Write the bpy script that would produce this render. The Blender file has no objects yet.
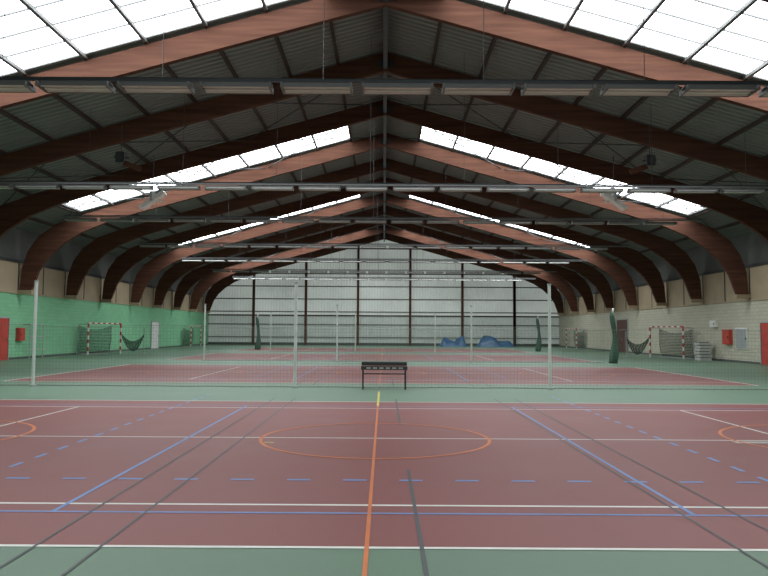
import bpy, bmesh, math, random
from mathutils import Matrix, Vector, Euler
random.seed(4)
scene=bpy.context.scene
scene.view_settings.view_transform='Standard'
scene.view_settings.look='None'
scene.view_settings.exposure=0.0

# ---------------- materials ----------------
def newmat(name):
    m=bpy.data.materials.new(name); m.use_nodes=True
    nt=m.node_tree; b=nt.nodes['Principled BSDF']; return m,nt,b
def mat(name,col,rough=0.6,metal=0.0,var=0.12,scale=3.0,bump=0.0,spec=0.5):
    m,nt,b=newmat(name)
    N=nt.nodes.new; L=nt.links.new
    tc=N('ShaderNodeTexCoord'); nz=N('ShaderNodeTexNoise'); nz.inputs['Scale'].default_value=scale
    nz.inputs['Detail'].default_value=6
    L(tc.outputs['Object'],nz.inputs['Vector'])
    r=N('ShaderNodeMapRange'); r.inputs['To Min'].default_value=1-var*1.5; r.inputs['To Max'].default_value=1+var*1.5
    L(nz.outputs['Fac'],r.inputs['Value'])
    mx=N('ShaderNodeVectorMath'); mx.operation='SCALE'; mx.inputs[0].default_value=col
    L(r.outputs['Result'],mx.inputs['Scale']); L(mx.outputs['Vector'],b.inputs['Base Color'])
    b.inputs['Roughness'].default_value=rough; b.inputs['Metallic'].default_value=metal
    b.inputs['Specular IOR Level'].default_value=spec
    if bump:
        bp=N('ShaderNodeBump'); bp.inputs['Strength'].default_value=bump; bp.inputs['Distance'].default_value=0.02
        L(nz.outputs['Fac'],bp.inputs['Height']); L(bp.outputs['Normal'],b.inputs['Normal'])
    return m
def brickmat(name,col,mortar,bw=0.5,bh=0.2,dv=.92):
    m,nt,b=newmat(name); N=nt.nodes.new; L=nt.links.new
    tc=N('ShaderNodeTexCoord'); sp=N('ShaderNodeSeparateXYZ'); cb=N('ShaderNodeCombineXYZ')
    L(tc.outputs['Object'],sp.inputs[0]); L(sp.outputs['Y'],cb.inputs['X']); L(sp.outputs['Z'],cb.inputs['Y'])
    br=N('ShaderNodeTexBrick'); br.inputs['Scale'].default_value=1
    br.inputs['Brick Width'].default_value=bw; br.inputs['Row Height'].default_value=bh
    br.inputs['Mortar Size'].default_value=0.01
    br.inputs['Color1'].default_value=(*col,1); br.inputs['Color2'].default_value=(*[c*dv for c in col],1)
    br.inputs['Mortar'].default_value=(*mortar,1)
    L(cb.outputs[0],br.inputs['Vector'])
    nz=N('ShaderNodeTexNoise'); nz.inputs['Scale'].default_value=0.4; nz.inputs['Detail'].default_value=4
    L(tc.outputs['Object'],nz.inputs['Vector'])
    r=N('ShaderNodeMapRange'); r.inputs['To Min'].default_value=.88; r.inputs['To Max'].default_value=1.1
    L(nz.outputs['Fac'],r.inputs['Value'])
    mx=N('ShaderNodeVectorMath'); mx.operation='SCALE'; L(br.outputs['Color'],mx.inputs[0]); L(r.outputs['Result'],mx.inputs['Scale'])
    L(mx.outputs['Vector'],b.inputs['Base Color'])
    bp=N('ShaderNodeBump'); bp.inputs['Strength'].default_value=.3; bp.inputs['Distance'].default_value=0.008; bp.invert=True
    L(br.outputs['Fac'],bp.inputs['Height']); L(bp.outputs['Normal'],b.inputs['Normal'])
    b.inputs['Roughness'].default_value=.75; b.inputs['Specular IOR Level'].default_value=.25
    return m
def woodmat(name,col,dark):
    m,nt,b=newmat(name); N=nt.nodes.new; L=nt.links.new
    tc=N('ShaderNodeTexCoord'); mp=N('ShaderNodeMapping'); mp.inputs['Scale'].default_value=(0.5,3,8)
    L(tc.outputs['Object'],mp.inputs['Vector'])
    nz=N('ShaderNodeTexNoise'); nz.inputs['Scale'].default_value=1.0; nz.inputs['Detail'].default_value=6
    L(mp.outputs[0],nz.inputs['Vector'])
    cr=N('ShaderNodeValToRGB'); cr.color_ramp.elements[0].color=(*dark,1); cr.color_ramp.elements[1].color=(*col,1)
    cr.color_ramp.elements[0].position=.3; cr.color_ramp.elements[1].position=.7
    L(nz.outputs['Fac'],cr.inputs[0]); L(cr.outputs[0],b.inputs['Base Color'])
    b.inputs['Roughness'].default_value=.85; b.inputs['Specular IOR Level'].default_value=.2
    return m
def emitmat(name,col,strength,base=(.6,.62,.6),var=.15,scale=.3):
    m,nt,b=newmat(name); N=nt.nodes.new; L=nt.links.new
    tc=N('ShaderNodeTexCoord'); nz=N('ShaderNodeTexNoise'); nz.inputs['Scale'].default_value=scale; nz.inputs['Detail'].default_value=5
    L(tc.outputs['Object'],nz.inputs['Vector'])
    r=N('ShaderNodeMapRange'); r.inputs['To Min'].default_value=strength*(1-var*2); r.inputs['To Max'].default_value=strength*(1+var*2)
    L(nz.outputs['Fac'],r.inputs['Value']); L(r.outputs[0],b.inputs['Emission Strength'])
    b.inputs['Emission Color'].default_value=(*col,1); b.inputs['Base Color'].default_value=(*base,1)
    b.inputs['Roughness'].default_value=.5
    return m
def netmat(name,col,pitch,th,axes=('X','Z')):
    m,nt,b=newmat(name); N=nt.nodes.new; L=nt.links.new
    tc=N('ShaderNodeTexCoord'); sp=N('ShaderNodeSeparateXYZ'); L(tc.outputs['Object'],sp.inputs[0])
    outs=[]
    for a in axes:
        d=N('ShaderNodeMath'); d.operation='DIVIDE'; L(sp.outputs[a],d.inputs[0]); d.inputs[1].default_value=pitch
        f=N('ShaderNodeMath'); f.operation='FRACT'; L(d.outputs[0],f.inputs[0])
        c=N('ShaderNodeMath'); c.operation='LESS_THAN'; L(f.outputs[0],c.inputs[0]); c.inputs[1].default_value=th
        outs.append(c)
    mx=N('ShaderNodeMath'); mx.operation='MAXIMUM'; L(outs[0].outputs[0],mx.inputs[0]); L(outs[1].outputs[0],mx.inputs[1])
    L(mx.outputs[0],b.inputs['Alpha'])
    b.inputs['Base Color'].default_value=(*col,1); b.inputs['Roughness'].default_value=.8
    return m

def floormat(name,col,var=.12):
    m,nt,b=newmat(name); N=nt.nodes.new; L=nt.links.new
    tc=N('ShaderNodeTexCoord')
    n1=N('ShaderNodeTexNoise'); n1.inputs['Scale'].default_value=.45; n1.inputs['Detail'].default_value=7; n1.inputs['Roughness'].default_value=.6
    n2=N('ShaderNodeTexNoise'); n2.inputs['Scale'].default_value=60; n2.inputs['Detail'].default_value=3
    L(tc.outputs['Object'],n1.inputs['Vector']); L(tc.outputs['Object'],n2.inputs['Vector'])
    ad=N('ShaderNodeMath'); ad.operation='MULTIPLY_ADD'; L(n2.outputs['Fac'],ad.inputs[0]); ad.inputs[1].default_value=.5; L(n1.outputs['Fac'],ad.inputs[2])
    r=N('ShaderNodeMapRange'); r.inputs['From Min'].default_value=.35; r.inputs['From Max'].default_value=1.15
    r.inputs['To Min'].default_value=1-var; r.inputs['To Max'].default_value=1+var
    L(ad.outputs[0],r.inputs['Value'])
    mx=N('ShaderNodeVectorMath'); mx.operation='SCALE'; mx.inputs[0].default_value=col
    L(r.outputs[0],mx.inputs['Scale']); L(mx.outputs[0],b.inputs['Base Color'])
    rr=N('ShaderNodeMapRange'); rr.inputs['To Min'].default_value=.38; rr.inputs['To Max'].default_value=.55
    L(n1.outputs['Fac'],rr.inputs['Value']); L(rr.outputs[0],b.inputs['Roughness'])
    b.inputs['Specular IOR Level'].default_value=.38
    return m

M_green=floormat('floor_green',(.13,.21,.145))
M_red=floormat('floor_red',(.225,.072,.068))
M_white=mat('paint_white',(.72,.73,.68),.5,var=.08)
M_blue=mat('paint_blue',(.14,.25,.50),.5)
M_dark=mat('paint_dark',(.07,.075,.08),.5)
M_orange=mat('paint_orange',(.60,.17,.05),.5)
M_yellow=mat('paint_yellow',(.6,.52,.10),.5)
M_wallL=brickmat('mint_blockwork',(.25,.57,.33),(.20,.48,.28))
M_wallR=brickmat('cream_blockwork',(.54,.52,.41),(.34,.33,.27))
M_beige=mat('beige_panel',(.38,.30,.20),.6,var=.15,scale=1)
M_clad=mat('grey_cladding',(.10,.105,.10),.5,.2)
M_deck=mat('roof_steel',(.215,.23,.22),.5,.1,var=.1,scale=.6)
M_wood=woodmat('glulam_timber',(.125,.054,.034),(.07,.029,.019))
M_purlin=mat('purlin_timber',(.045,.03,.024),.7)
M_sky=emitmat('skylight_polycarbonate',(.92,.97,1),7.6,var=.08)
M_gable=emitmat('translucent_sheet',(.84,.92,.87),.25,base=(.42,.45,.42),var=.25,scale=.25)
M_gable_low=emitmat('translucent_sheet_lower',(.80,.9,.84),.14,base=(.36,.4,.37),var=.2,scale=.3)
M_steel=mat('galvanised_steel',(.42,.44,.44),.45,.4)
M_glaze=mat('glazing_bar',(.14,.145,.145),.5)
M_girt=mat('girt_paint',(.17,.18,.165),.55)
M_pole=mat('post_paint',(.58,.62,.58),.45)
M_bar=mat('dark_metal',(.05,.055,.06),.45,.3)
M_lampbody=mat('luminaire_body',(.16,.165,.165),.5)
M_reflect=mat('luminaire_reflector',(.62,.62,.57),.35)
M_tube=mat('glass_tube',(.85,.85,.8),.3)
M_redp=mat('red_paint',(.5,.045,.03),.45)
M_whitep=mat('white_paint',(.8,.8,.76),.45)
M_brown=mat('brown_door',(.10,.035,.025),.5)
M_tarp=mat('blue_tarpaulin',(.03,.10,.22),.4,var=.3,scale=6,bump=.5)
M_net=netmat('barrier_netting',(.16,.22,.17),.10,.03)
M_netd=netmat('goal_netting',(.015,.035,.025),.10,.3,('Y','Z'))
M_netg=mat('bundled_netting',(.05,.10,.07),.9,var=.3,scale=20,bump=.6)
M_drape=netmat('draped_netting',(.02,.04,.03),.08,.6,('Y','Z'))
M_grey=mat('grey_stack',(.5,.5,.47),.6)
M_patch=mat('floor_plate',(.38,.38,.34),.5)

# ---------------- mesh builder ----------------
class MB:
    def __init__(s): s.v=[];s.f=[];s.mi=[];s.mats=[]
    def mid(s,m):
        if m not in s.mats: s.mats.append(m)
        return s.mats.index(m)
    def add(s,vs,fs,m):
        o=len(s.v); s.v+= [tuple(v) for v in vs]; k=s.mid(m)
        for f in fs: s.f.append(tuple(i+o for i in f)); s.mi.append(k)
    def box(s,x0,x1,y0,y1,z0,z1,m,M=None):
        vs=[Vector((x,y,z)) for x in(x0,x1) for y in(y0,y1) for z in(z0,z1)]
        if M: vs=[M@v for v in vs]
        s.add(vs,[(0,1,3,2),(4,6,7,5),(0,4,5,1),(2,3,7,6),(0,2,6,4),(1,5,7,3)],m)
    def cyl(s,a,b,r,m,n=10,r2=None):
        a=Vector(a);b=Vector(b);d=(b-a)
        if r2 is None:r2=r
        q=d.to_track_quat('Z','Y').to_matrix()
        vs=[]
        for p,rr in((a,r),(b,r2)):
            for i in range(n):
                t=2*math.pi*i/n; vs.append(p+q@Vector((rr*math.cos(t),rr*math.sin(t),0)))
        fs=[(i,(i+1)%n,n+(i+1)%n,n+i) for i in range(n)]+[tuple(range(n))[::-1],tuple(range(n,2*n))]
        s.add(vs,fs,m)
    def quad(s,x0,x1,y0,y1,z,m): s.add([(x0,y0,z),(x1,y0,z),(x1,y1,z),(x0,y1,z)],[(0,1,2,3)],m)
    def ring(s,cx,cy,r,w,z,m,a0=0,a1=2*math.pi,n=72):
        vs=[]
        for i in range(n+1):
            t=a0+(a1-a0)*i/n
            for rr in(r-w/2,r+w/2): vs.append((cx+rr*math.cos(t),cy+rr*math.sin(t),z))
        s.add(vs,[(2*i,2*i+1,2*i+3,2*i+2) for i in range(n)],m)
    def obj(s,name,parent=None,loc=(0,0,0),smooth=False):
        me=bpy.data.meshes.new(name); me.from_pydata(s.v,[],s.f)
        for m in s.mats: me.materials.append(m)
        for p,k in zip(me.polygons,s.mi): p.material_index=k; p.use_smooth=smooth
        me.update()
        o=bpy.data.objects.new(name,me); scene.collection.objects.link(o); o.location=loc
        if parent: o.parent=parent
        return o
def empty(name,loc=(0,0,0),rotz=0):
    e=bpy.data.objects.new(name,None); e.location=loc; e.rotation_euler=(0,0,rotz); scene.collection.objects.link(e); return e

Y0,Y1=-8.0,80.0; W=20.0
S=.28; ZR=12.72   # deck line
def zr(x): return ZR-S*abs(x)

# ---------------- floor ----------------
b=MB(); b.box(-W-.3,W+.3,Y0-.3,Y1+.3,-.2,0,M_green); floor=b.obj('floor')
courts=[5.44,22.2,39.0,55.8]
b=MB()
for c in courts: b.quad(-11.95,11.95,c-.02,c+11.0,.002,M_red)
b.obj('court_surface',floor)
b=MB(); cx=-.08
def hline(x0,x1,y,m=M_white,w=.045,z=.004): b.quad(x0,x1,y-w/2,y+w/2,z,m)
def vline(x,y0,y1,m=M_white,w=.045,z=.0045): b.quad(x-w/2,x+w/2,y0,y1,z,m)
for c in courts:
    for yy in (c,c+10.97): hline(cx-11.9,cx+11.9,yy,w=.05)
    for yy in (c+1.3,c+9.6): hline(cx-11.9,cx+11.9,yy,w=.05)
    hline(cx-11.9,cx+11.9,c+5.45,w=.045)
    for xx in (-6.4,6.4): vline(cx+xx,c+1.3,c+9.6)
    for xx in (-11.9,11.9): vline(cx+xx,c,c+10.97,w=.08)
for c in courts:
    cy=c+5.5
    vline(-2.98,cy-4.5,cy+4.5,M_blue,z=.0055,w=.045); vline(2.82,cy-4.5,cy+4.5,M_blue,z=.0055,w=.045)
    hline(-9.1,8.9,cy-4.5,M_blue,z=.0052,w=.045); hline(-9.1,8.9,cy+4.5,M_blue,z=.0052,w=.045)
    for sx in(-4.45,4.3):
        y=cy-3.1
        while y<cy+7.2:
            b.quad(sx-.03,sx+.03,y,y+.3,.006,M_blue); y+=.62
    x=-8.5
    while x<8.4:
        b.quad(x,x+.26,cy-3.13,cy-3.06,.006,M_blue); x+=.62
    vline(.3,c-1.2,cy-2.5,M_dark,z=.0062,w=.034); vline(.3,cy+1.5,cy+6.2,M_dark,z=.0062,w=.034)
    for xx in(-2.64,-2.14,2.72,3.22): vline(xx,c-1.0,cy+6.3,M_dark,w=.026,z=.0062)
    vline(-.12,c-2.2 if c<6 else c-.5,cy+4.6,M_orange,w=.035,z=.0066)
    vline(-.12,cy+4.6,cy+8.2,M_yellow,w=.05,z=.0066)
    b.ring(-.12,cy-.05,1.74,.055,.0068,M_orange)
    b.ring(-7.4,cy,1.8,.055,.0068,M_orange); b.ring(7.2,cy,1.8,.055,.0068,M_orange)
    b.quad(-1.75,-1.6,cy-.55,cy-.5,.006,M_yellow)
vline(-.12,Y0+.5,3.3,M_orange,w=.035,z=.0066)
b.quad(5.3,6.3,10.6,10.78,.0064,M_patch)
b.obj('court_markings',floor)

# ---------------- side walls ----------------
tn=0
for side,sx,mm in(('left',-1,M_wallL),('right',1,M_wallR)):
    b=MB()
    xa,xb=(sx*W,sx*(W+.3)) if sx>0 else (-(W+.3),-W)
    hg=3.6 if sx<0 else 3.45
    b.box(xa,xb,Y0,Y1,0,hg,mm)
    b.box(xa,xb,Y0,Y1,hg,5.3,M_beige)
    b.box(xa,xb,Y0,Y1,5.3,zr(W),M_clad)
    b.obj('wall_'+side)
    xi=sx*W; b=MB()
    b.box(min(xi,xi-sx*.06),max(xi,xi-sx*.06),Y0,Y1,hg-.04,hg+.04,M_beige)
    y=Y0+1.35
    while y<Y1:
        b.box(min(xi,xi-sx*.03),max(xi,xi-sx*.03),y,y+.05,hg+.04,5.3,M_purlin); y+=2.8
    b.box(min(xi,xi-sx*.08),max(xi,xi-sx*.08),Y0,Y1,5.25,5.4,M_bar)
    tn+=1; b.obj('trim_%d'%tn)
    b=MB()
    dy=(35.5,37.4) if sx<0 else (35.2,37.2)
    dz=(60.2,62.3) if sx<0 else (57.3,60.1)
    for a,c in((Y0,dy[0]),(dy[1],dz[0]),(dz[1],Y1)):
        b.box(min(xi,xi-sx*.02),max(xi,xi-sx*.02),a,c,0,.12,M_clad)
    b.obj('baseboard_'+side)

# ---------------- gable walls ----------------
def gable(name,yw,inner):
    b=MB()
    n=int(2*W/.16)
    pts=[]
    for i in range(n+1):
        x=-W+2*W*i/n; d=(0,.045)[i%2]
        pts.append((x,yw+inner*d))
    for i in range(n):
        (xa,ya),(xb,yb)=pts[i],pts[i+1]
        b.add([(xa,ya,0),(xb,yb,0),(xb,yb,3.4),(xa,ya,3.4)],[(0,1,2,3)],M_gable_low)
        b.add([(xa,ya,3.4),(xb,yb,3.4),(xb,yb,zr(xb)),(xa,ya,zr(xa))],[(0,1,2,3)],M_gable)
    yi=sorted((yw+inner*.05,yw+inner*.17))
    yc=sorted((yw+inner*.05,yw+inner*.4))
    z=.9
    while z<12:
        hw=min(W,(ZR-z-.1)/S) if z>7.0 else W
        if hw>1: b.box(-hw,hw,yi[0],yi[1],z-.06,z+.06,M_girt)
        z+=1.45
    b.box(-W,W,yi[0],yi[1],3.3,3.45,M_purlin)
    for k in range(-3,4):
        x=k*5.95-2.95
        if abs(x)<W: b.box(x-.13,x+.13,yc[0],yc[1],0,zr(x)-.2,M_wood)
    b.box(14.85-.1,14.85+.1,yc[0],yc[1],0,zr(14.85)-.2,M_wood)
    b.box(-W,W,yi[0],yi[1],0,.3,M_clad)
    return b.obj(name)
gable('wall_back',Y1,-1); gable('wall_front',Y0,1)

# ---------------- roof ----------------
frames=[21.4+5.6*k for k in range(-5,11)]
skyb=[4.6,21.4,38.2,55.0,71.8]
SX0,SX1=1.8,16.6
b=MB()
def deck(y0,y1,x0,x1,sx):
    y=y0;p=.32; prof=[]
    while y<y1-1e-6:
        for dy,dz in((0,0),(.12,0),(.16,.07),(.28,.07)):
            if y+dy<y1: prof.append((y+dy,dz))
        y+=p
    prof.append((y1,0))
    for (ya,za),(yb,zb) in zip(prof,prof[1:]):
        b.add([(sx*x0,ya,zr(x0)+za),(sx*x1,ya,zr(x1)+za),(sx*x1,yb,zr(x1)+zb),(sx*x0,yb,zr(x0)+zb)],[(0,1,2,3)],M_deck)
cuts=[(f-4.4,f-.25) for f in skyb]
for sx in(-1,1):
    y=Y0-.3
    for a,c in cuts:
        deck(y,a,0,W+.3,sx); deck(a,c,0,SX0,sx); deck(a,c,SX1,W+.3,sx); y=c
    deck(y,Y1+.3,0,W+.3,sx)
ceil=b.obj('ceiling')
n=0
BOXF=[(0,1,3,2),(4,6,7,5),(0,4,5,1),(2,3,7,6),(0,2,6,4),(1,5,7,3)]
for a,c in cuts:
    for sx in(-1,1):
        n+=1; b=MB()
        b.add([(sx*SX0,a,zr(SX0)+.06),(sx*SX1,a,zr(SX1)+.06),(sx*SX1,c,zr(SX1)+.06),(sx*SX0,c,zr(SX0)+.06)],[(0,1,2,3)],M_sky)
        for k in range(5):
            y=a+(c-a)*k/4; vs=[(sx*x,yy,zr(x)+dz) for x in(SX0,SX1) for yy in(y-.02,y+.02) for dz in(0,.05)]
            b.add(vs,BOXF,M_glaze)
        for xx in(SX0,SX1):
            vs=[(sx*x,y,zr(x)+dz) for x in(xx-.05,xx+.05) for y in(a,c) for dz in(-.05,.1)]
            b.add(vs,BOXF,M_glaze)
        b.obj('window_%d'%n)
b=MB()
for sx in(-1,1):
    for k in range(1,11):
        x=k*1.86
        def pur(y0,y1,hw,h,m):
            vs=[(sx*xx,y,zr(xx)+dz) for xx in(x-hw,x+hw) for y in(y0,y1) for dz in(-h,-.003)]
            b.add(vs,BOXF,m)
        if SX0+.1<x<SX1:
            y=Y0
            for a,c in cuts: pur(y,a,.05,.12,M_purlin); pur(a,c,.045,.11,M_glaze); y=c
            pur(y,Y1,.05,.12,M_purlin)
        else: pur(Y0,Y1,.05,.12,M_purlin)
b.box(-.08,.08,Y0,Y1,11.9,12.66,M_bar)
for i in (1,6,7,10,13):
    ya,yb=frames[i],frames[i+1]
    for sx in(-1,1):
        for x0,x1 in((0.3,6.5),(6.5,12.5),(12.5,18)):
            b.cyl((sx*x0,ya,zr(x0)-.3),(sx*x1,yb,zr(x1)-.3),.025,M_bar,6)
            b.cyl((sx*x1,ya,zr(x1)-.3),(sx*x0,yb,zr(x0)-.3),.025,M_bar,6)
b.obj('roof_purlins',ceil)
inner=[(0,11.85),(4,10.73),(9,9.33),(13.5,8.07),(15.3,7.5),(16.6,6.95),(17.6,6.3),(18.35,5.6),(18.85,4.85),(19.25,3.75)]
outer=[(0,12.6),(4,11.48),(9,10.08),(13.5,8.82),(16.5,7.95),(18.0,7.4),(18.95,6.7),(19.5,5.9),(19.8,4.95),(19.88,3.75)]
for f in frames:
    b=MB()
    for sx in(-1,1):
        nn=len(inner); vs=[]
        for y in(f-.1,f+.1):
            for p in inner: vs.append((sx*p[0],y,p[1]))
            for p in outer: vs.append((sx*p[0],y,p[1]))
        fs=[]
        for i in range(nn-1):
            fs.append((i,i+1,nn+i+1,nn+i)); fs.append((2*nn+i,3*nn+i,3*nn+i+1,2*nn+i+1))
            fs.append((i,2*nn+i,2*nn+i+1,i+1)); fs.append((nn+i,nn+i+1,3*nn+i+1,3*nn+i))
        fs.append((nn-1,3*nn-1,4*nn-1,2*nn-1))
        b.add(vs,fs,M_wood)
        b.box(min(sx*19.2,sx*19.98),max(sx*19.2,sx*19.98),f-.14,f+.14,3.55,3.76,M_beige)
    b.box(-.3,.3,f-.12,f+.12,11.95,12.3,M_bar)
    b.obj('glulam_portal_frame')

# ---------------- luminaire rows ----------------
ZL=6.8
rows=[(14.6,16),(25.2,15.2),(32.8,15.2),(43,15.2),(52,15.2),(61.5,15.2),(70,15.2),(4,15.2)]
for yr,hw in rows:
    b=MB()
    near=yr<20
    b.box(-hw,hw,yr-.03,yr+.03,ZL+.12,ZL+.18,M_bar if near else M_lampbody)
    b.cyl((-hw,yr+.14,ZL+.24),(hw,yr+.14,ZL+.24),.022,M_bar,6)
    k_=1.0 if near else .62
    x=-hw+.12
    while x+1.5<hw:
        b.box(x,x+1.5,yr-.1*k_,yr+.1*k_,ZL+.02,ZL+.08,M_lampbody)
        for s_ in(-1,1):
            ya=yr+s_*.1*k_; yb=yr+s_*.24*k_
            b.add([(x,ya,ZL+.02),(x+1.5,ya,ZL+.02),(x+1.5,yb,ZL-.05),(x,yb,ZL-.05)],[(0,1,2,3)],M_reflect)
            b.box(x,x+1.5,yb-.008,yb+.008,ZL-.06,ZL-.025,M_lampbody)
            b.cyl((x+.05,yr+s_*.09*k_,ZL-.02),(x+1.45,yr+s_*.09*k_,ZL-.02),.017,M_tube,8)
        b.box(x,x+1.5,yr-.1*k_,yr+.1*k_,ZL+.0,ZL+.02,M_reflect)
        for xe in(x,x+1.46): b.box(xe,xe+.04,yr-.23*k_,yr+.23*k_,ZL-.06,ZL+.05,M_lampbody)
        b.cyl((x+.4,yr,ZL+.08),(x+.4,yr,ZL+.13),.012,M_bar,5); b.cyl((x+1.1,yr,ZL+.08),(x+1.1,yr,ZL+.13),.012,M_bar,5)
        x+=1.71
    x=-hw+1
    while x<hw:
        b.cyl((x,yr,ZL+.18),(x,yr,zr(x)-.01),.008,M_bar,5); x+=3.42
    b.obj('fluorescent_luminaire_row')

# ---------------- floodlights ----------------
def flood(name,loc,rotz):
    e=empty(name,loc,rotz); b=MB()
    R=Matrix.Rotation(math.radians(-35),4,'Y')
    b.box(-.6,.6,-.2,.2,-.07,.07,M_whitep,R)
    b.box(-.55,.55,-.22,.22,-.10,-.07,M_tube,R)
    b.box(-.04,.04,-.25,.25,-.05,.35,M_steel)
    b.cyl((0,0,.3),(0,0,1.9),.02,M_bar,6)
    b.box(-.4,.4,-.03,.03,.1,.18,M_whitep,Matrix.Rotation(math.radians(30),4,'Y'))
    b.obj('housing',e)
flood('floodlight',(-9.7,29,7.05),0); flood('floodlight',(9.6,29,7.15),math.pi)
def speaker(name,loc,s):
    e=empty(name,loc); b=MB()
    b.box(-.16,.16,-.15,.15,-.3,.1,M_bar); b.cyl((0,-.15,-.1),(0,-.28,-.14),.09,M_bar,12,.15)
    b.cyl((0,0,.1),(0,0,1.2),.015,M_bar,6)
    b.box(s*.2,s*.9,-.02,.02,-.35,-.15,M_wood,Matrix.Rotation(math.radians(20*s),4,'Y'))
    b.box(min(0,s*.3),max(0,s*.3),-.02,.02,-.12,-.08,M_bar)
    b.obj('cabinet',e)
speaker('loudspeaker',(-10,26.2,8.25),1); speaker('loudspeaker',(10.05,26.2,8.25),-1)

# ---------------- barrier nets ----------------
def barrier(y,xs,x0,x1,h=3.0):
    e=empty('barrier_net',(0,y,0))
    b=MB()
    for x in xs:
        b.cyl((x,0,.03),(x,0,h),.045,M_pole,12); b.cyl((x,0,0),(x,0,.05),.1,M_steel,14); b.cyl((x,0,h),(x,0,h+.05),.055,M_steel,12)
    b.obj('posts',e)
    b=MB(); n=120; vs=[]
    for i in range(n+1):
        x=x0+(x1-x0)*i/n; yy=.05*math.sin(i*.9)+.05
        vs+=[(x,yy+.12,.02),(x,yy*.3+.06,1.75+.03*math.sin(i*.31))]
    b.add(vs,[(2*i,2*i+2,2*i+3,2*i+1) for i in range(n)],M_net)
    for i in range(n):
        b.cyl(vs[2*i+1],vs[2*i+3],.004,M_girt,5); b.cyl(vs[2*i],vs[2*i+2],.012,M_girt,5)
    b.obj('netting',e,smooth=True)
barrier(20.3,(-17.6,-10.1,-2.55,4.8,12.3),-17.6,12.3)
barrier(37.6,(-9.6,-2.5,4.7),-9.6,11.9)
barrier(54.6,(-8.8,-2.2,4.0),-8.8,11)
def bundle(loc,h):
    b=MB(); n=18; rings=14; vs=[]
    for j in range(rings+1):
        t=j/rings; r=.2-.13*t+.03*math.sin(t*9)
        for i in range(n):
            a=2*math.pi*i/n; rr=r*(1+.25*math.sin(a*5+t*2))
            vs.append((rr*math.cos(a)+.1*math.sin(t*4),rr*math.sin(a),h*t))
    fs=[(j*n+i,j*n+(i+1)%n,(j+1)*n+(i+1)%n,(j+1)*n+i) for j in range(rings) for i in range(n)]
    fs.append(tuple(range(n))[::-1]); fs.append(tuple(range(rings*n,rings*n+n)))
    b.add(vs,fs,M_netg)
    b.cyl((.0,0,h-.1),(0,0,h+.25),.045,M_pole,8)
    b.obj('gathered_net',None,loc,smooth=True)
bundle((12.3,37.6,0.0),2.7); bundle((13.2,60,0),2.8); bundle((-10.8,60,0),2.8)

# ---------------- handball goals ----------------
def goal(loc,rotz,w=3.0,h=2.0,drape=0):
    e=empty('handball_goal',loc,rotz); b=MB(); t=.04
    def striped(p,q):
        p=Vector(p);q=Vector(q); n=max(1,round((q-p).length/.25))
        for i in range(n):
            a=p.lerp(q,i/n); c=p.lerp(q,(i+1)/n)
            lo=[min(a[k],c[k])-(t if abs(q[k]-p[k])<1e-6 else 0) for k in range(3)]
            hi=[max(a[k],c[k])+(t if abs(q[k]-p[k])<1e-6 else 0) for k in range(3)]
            b.box(lo[0],hi[0],lo[1],hi[1],lo[2],hi[2],M_redp if i%2 else M_whitep)
    striped((0,0,0),(0,0,h)); striped((0,w,0),(0,w,h)); striped((0,0,h+.04),(0,w,h+.04))
    for y in(0,w):
        b.cyl((0,y,h),(-.8,y,h-.05),.02,M_steel,6); b.cyl((-.8,y,h-.05),(-.9,y,.03),.02,M_steel,6); b.cyl((-.9,y,.03),(0,y,.03),.02,M_steel,6)
    b.cyl((-.9,0,.03),(-.9,w,.03),.02,M_steel,6)
    b.obj('frame',e)
    b=MB(); n=12; vs=[]
    for i in range(n+1):
        y=w*i/n; s=math.sin(math.pi*i/n)
        vs+=[(-.8,y,h-.08-.3*s),(-.75+.2*s,y,h*.5),(-.9,y,.06)]
    b.add(vs,[(3*i+k,3*i+3+k,3*i+4+k,3*i+1+k) for i in range(n) for k in(0,1)],M_netd)
    b.obj('net',e)
    if drape:
        d=drape; y0=w if d>0 else 0
        A=Vector((0,y0,1.45)); B=Vector((.9,y0+d*1.3,1.35)); vs=[]; n=14
        for i in range(n+1):
            t_=i/n; p=A.lerp(B,t_); s=4*t_*(1-t_)
            vs+=[(p.x,p.y,p.z-.55*s),(p.x-.1*s,p.y,p.z-.8*s-.1),(p.x+.05*s,p.y,p.z-1.1*s-.15)]
        b=MB(); b.add(vs,[(3*i+k,3*i+3+k,3*i+4+k,3*i+1+k) for i in range(n) for k in(0,1)],M_drape)
        b.cyl((B.x,B.y,0),(B.x,B.y,1.75),.03,M_steel,8); b.cyl((B.x,B.y,0),(B.x,B.y,.04),.22,M_steel,14)
        b.obj('draped_net',e)
    return e
def goal2(side,y,yaw,dr=0):
    if side>0:
        r=math.pi+math.radians(yaw)
        dx=-math.sin(r)*3.0; dy=math.cos(r)*3.0
        e=goal((18.95-dx,y-dy,0),r,drape=-1 if dr else 0)
    else: e=goal((-18.95,y,0),math.radians(-yaw),drape=1 if dr else 0)
    return e
goal2(1,44.4,20,1); goal2(-1,45.0,20,1); goal2(1,69,4); goal2(-1,69,4)

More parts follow.
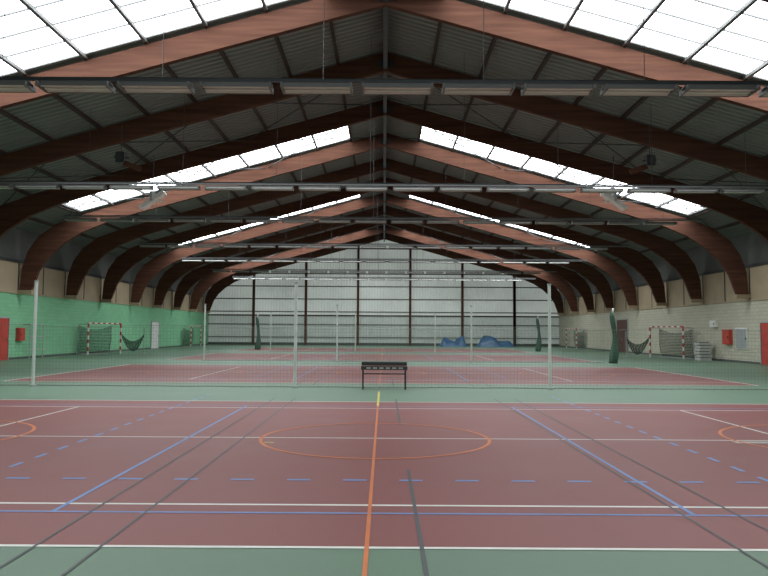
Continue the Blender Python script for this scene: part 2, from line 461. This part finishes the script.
# ---------------- doors & wall equipment ----------------
def door(name,side,y0,y1,h,m,leafs=1):
    b=MB(); x=side*W
    def bx(d0,d1,ya,yb,za,zb,mm):
        xs=sorted((x-side*d0,x-side*d1)); b.box(xs[0],xs[1],ya,yb,za,zb,mm)
    bx(.001,.07,y0-.08,y0,0,h+.08,M_steel); bx(.001,.07,y1,y1+.08,0,h+.08,M_steel); bx(.001,.07,y0,y1,h,h+.08,M_steel)
    for i in range(leafs):
        a=y0+(y1-y0)*i/leafs; c=y0+(y1-y0)*(i+1)/leafs
        bx(.001,.045,a+.01,c-.01,.01,h-.01,m)
        bx(.045,.055,a+.15,c-.15,.2,h*.45,m); bx(.045,.055,a+.15,c-.15,h*.52,h-.2,m)
        bx(.045,.12,c-.14,c-.1,1.0,1.15,M_steel)
    b.obj(name)
door('door_1',-1,35.6,37.3,2.2,M_redp,2); door('door_2',1,35.3,37.1,2.2,M_redp,2)
door('door_3',-1,60.3,62.2,2.3,M_whitep); door('door_4',1,57.4,60.0,2.7,M_brown,2)
def wallbox(name,side,y0,y1,z0,z1,m,d=.22,m2=None):
    b=MB(); x=side*(W-.002); xs=sorted((x,x-side*d)); b.box(xs[0],xs[1],y0,y1,z0,z1,m)
    xs=sorted((x-side*d,x-side*(d+.02))); b.box(xs[0],xs[1],y0+.06,y1-.06,z0+.06,z1-.06,m2 or m)
    xs=sorted((x-side*d,x-side*(d+.05))); b.box(xs[0],xs[1],y0+.09,y0+.12,(z0+z1)/2-.06,(z0+z1)/2+.06,M_bar)
    b.obj(name)
wallbox('fire_hose_cabinet',1,40.2,41.0,1.0,1.85,M_redp)
wallbox('notice_board',1,38.5,39.8,.75,1.95,M_whitep,.06,M_steel)
wallbox('fire_extinguisher_cabinet',-1,38.1,38.7,1.0,1.7,M_redp)
wallbox('electrical_cabinet',1,41.9,42.6,2.0,2.4,M_whitep,.2)
b=MB()
for y in(38.9,40.4): b.cyl((-19.6,y,0),(-19.6,y,1.9),.035,M_steel,8); b.cyl((-19.6,y,1.9),(-19.98,y,1.9),.03,M_steel,8)
for z in(.5,1.2,1.9): b.cyl((-19.6,38.9,z),(-19.6,40.4,z),.03,M_steel,8)
b.obj('folding_training_frame')
b=MB()
for i in range(6):
    o=.05*math.sin(i*2.1); b.box(19.0+o,19.7+o,42.2,42.9,.18*i+.02*(i>0),.18*i+.16,M_grey)
    b.box(19.05+o,19.65+o,42.25,42.85,.18*i+.16,.18*(i+1)+.02,M_clad)
b.obj('stacked_crates')
e=empty('courtside_bench',(0.02,20.0,0)); b=MB()
for x in(-.6,.6):
    for y in(-.16,.16): b.box(x-.02,x+.02,y-.02,y+.02,0,.62,M_bar)
    b.box(x-.02,x+.02,-.2,.2,.58,.62,M_bar); b.box(x-.02,x+.02,-.16,.16,.12,.15,M_bar)
b.box(-.62,.62,-.18,-.15,.43,.46,M_bar)
b.box(-.62,.62,.14,.17,.41,.44,M_bar)
b.obj('legs',e)
b=MB(); b.box(-.65,.65,-.22,.22,.62,.66,M_brown); b.box(-.65,.65,.2,.23,.66,.76,M_bar); b.box(-.65,.65,-.235,-.22,.56,.66,M_bar)
for i in range(6): b.box(-.5+i*.18,-.38+i*.18,-.24,-.234,.59,.63,M_steel)
b.obj('top',e)

def heap(loc,w,d,h):
    b=MB(); nx,ny=22,10; vs=[]
    for j in range(ny+1):
        for i in range(nx+1):
            u=i/nx;v=j/ny
            e_=min(1,6*min(u,1-u))*min(1,5*min(v,1-v))
            z=h*e_*(.6+.25*math.sin(u*7+loc[0])+.18*math.sin(u*15+v*5))
            vs.append((w*(u-.5),d*(v-.5),max(0,z)+.01))
    b.add(vs,[(j*(nx+1)+i,j*(nx+1)+i+1,(j+1)*(nx+1)+i+1,(j+1)*(nx+1)+i) for j in range(ny) for i in range(nx)],M_tarp)
    b.obj('tarpaulin_heap',None,loc,smooth=True)
heap((7.6,77,0),3.0,2,1.25); heap((12.2,77,0),4.2,2,1.2)

# ---------------- camera / world ----------------
cam=bpy.data.cameras.new('camera'); cam.lens=700/768*36; cam.sensor_width=36; cam.clip_end=300
co=bpy.data.objects.new('camera',cam); scene.collection.objects.link(co); scene.camera=co
R=Euler((math.radians(90+3.515),0,0)).to_matrix().to_4x4()@Matrix.Rotation(math.radians(.35),4,'Z')
co.matrix_world=Matrix.Translation((0,0,1.65))@R
wd=bpy.data.worlds.new('world'); scene.world=wd; wd.use_nodes=True
bg=wd.node_tree.nodes['Background']; bg.inputs[0].default_value=(.85,.92,1,1); bg.inputs[1].default_value=1.0
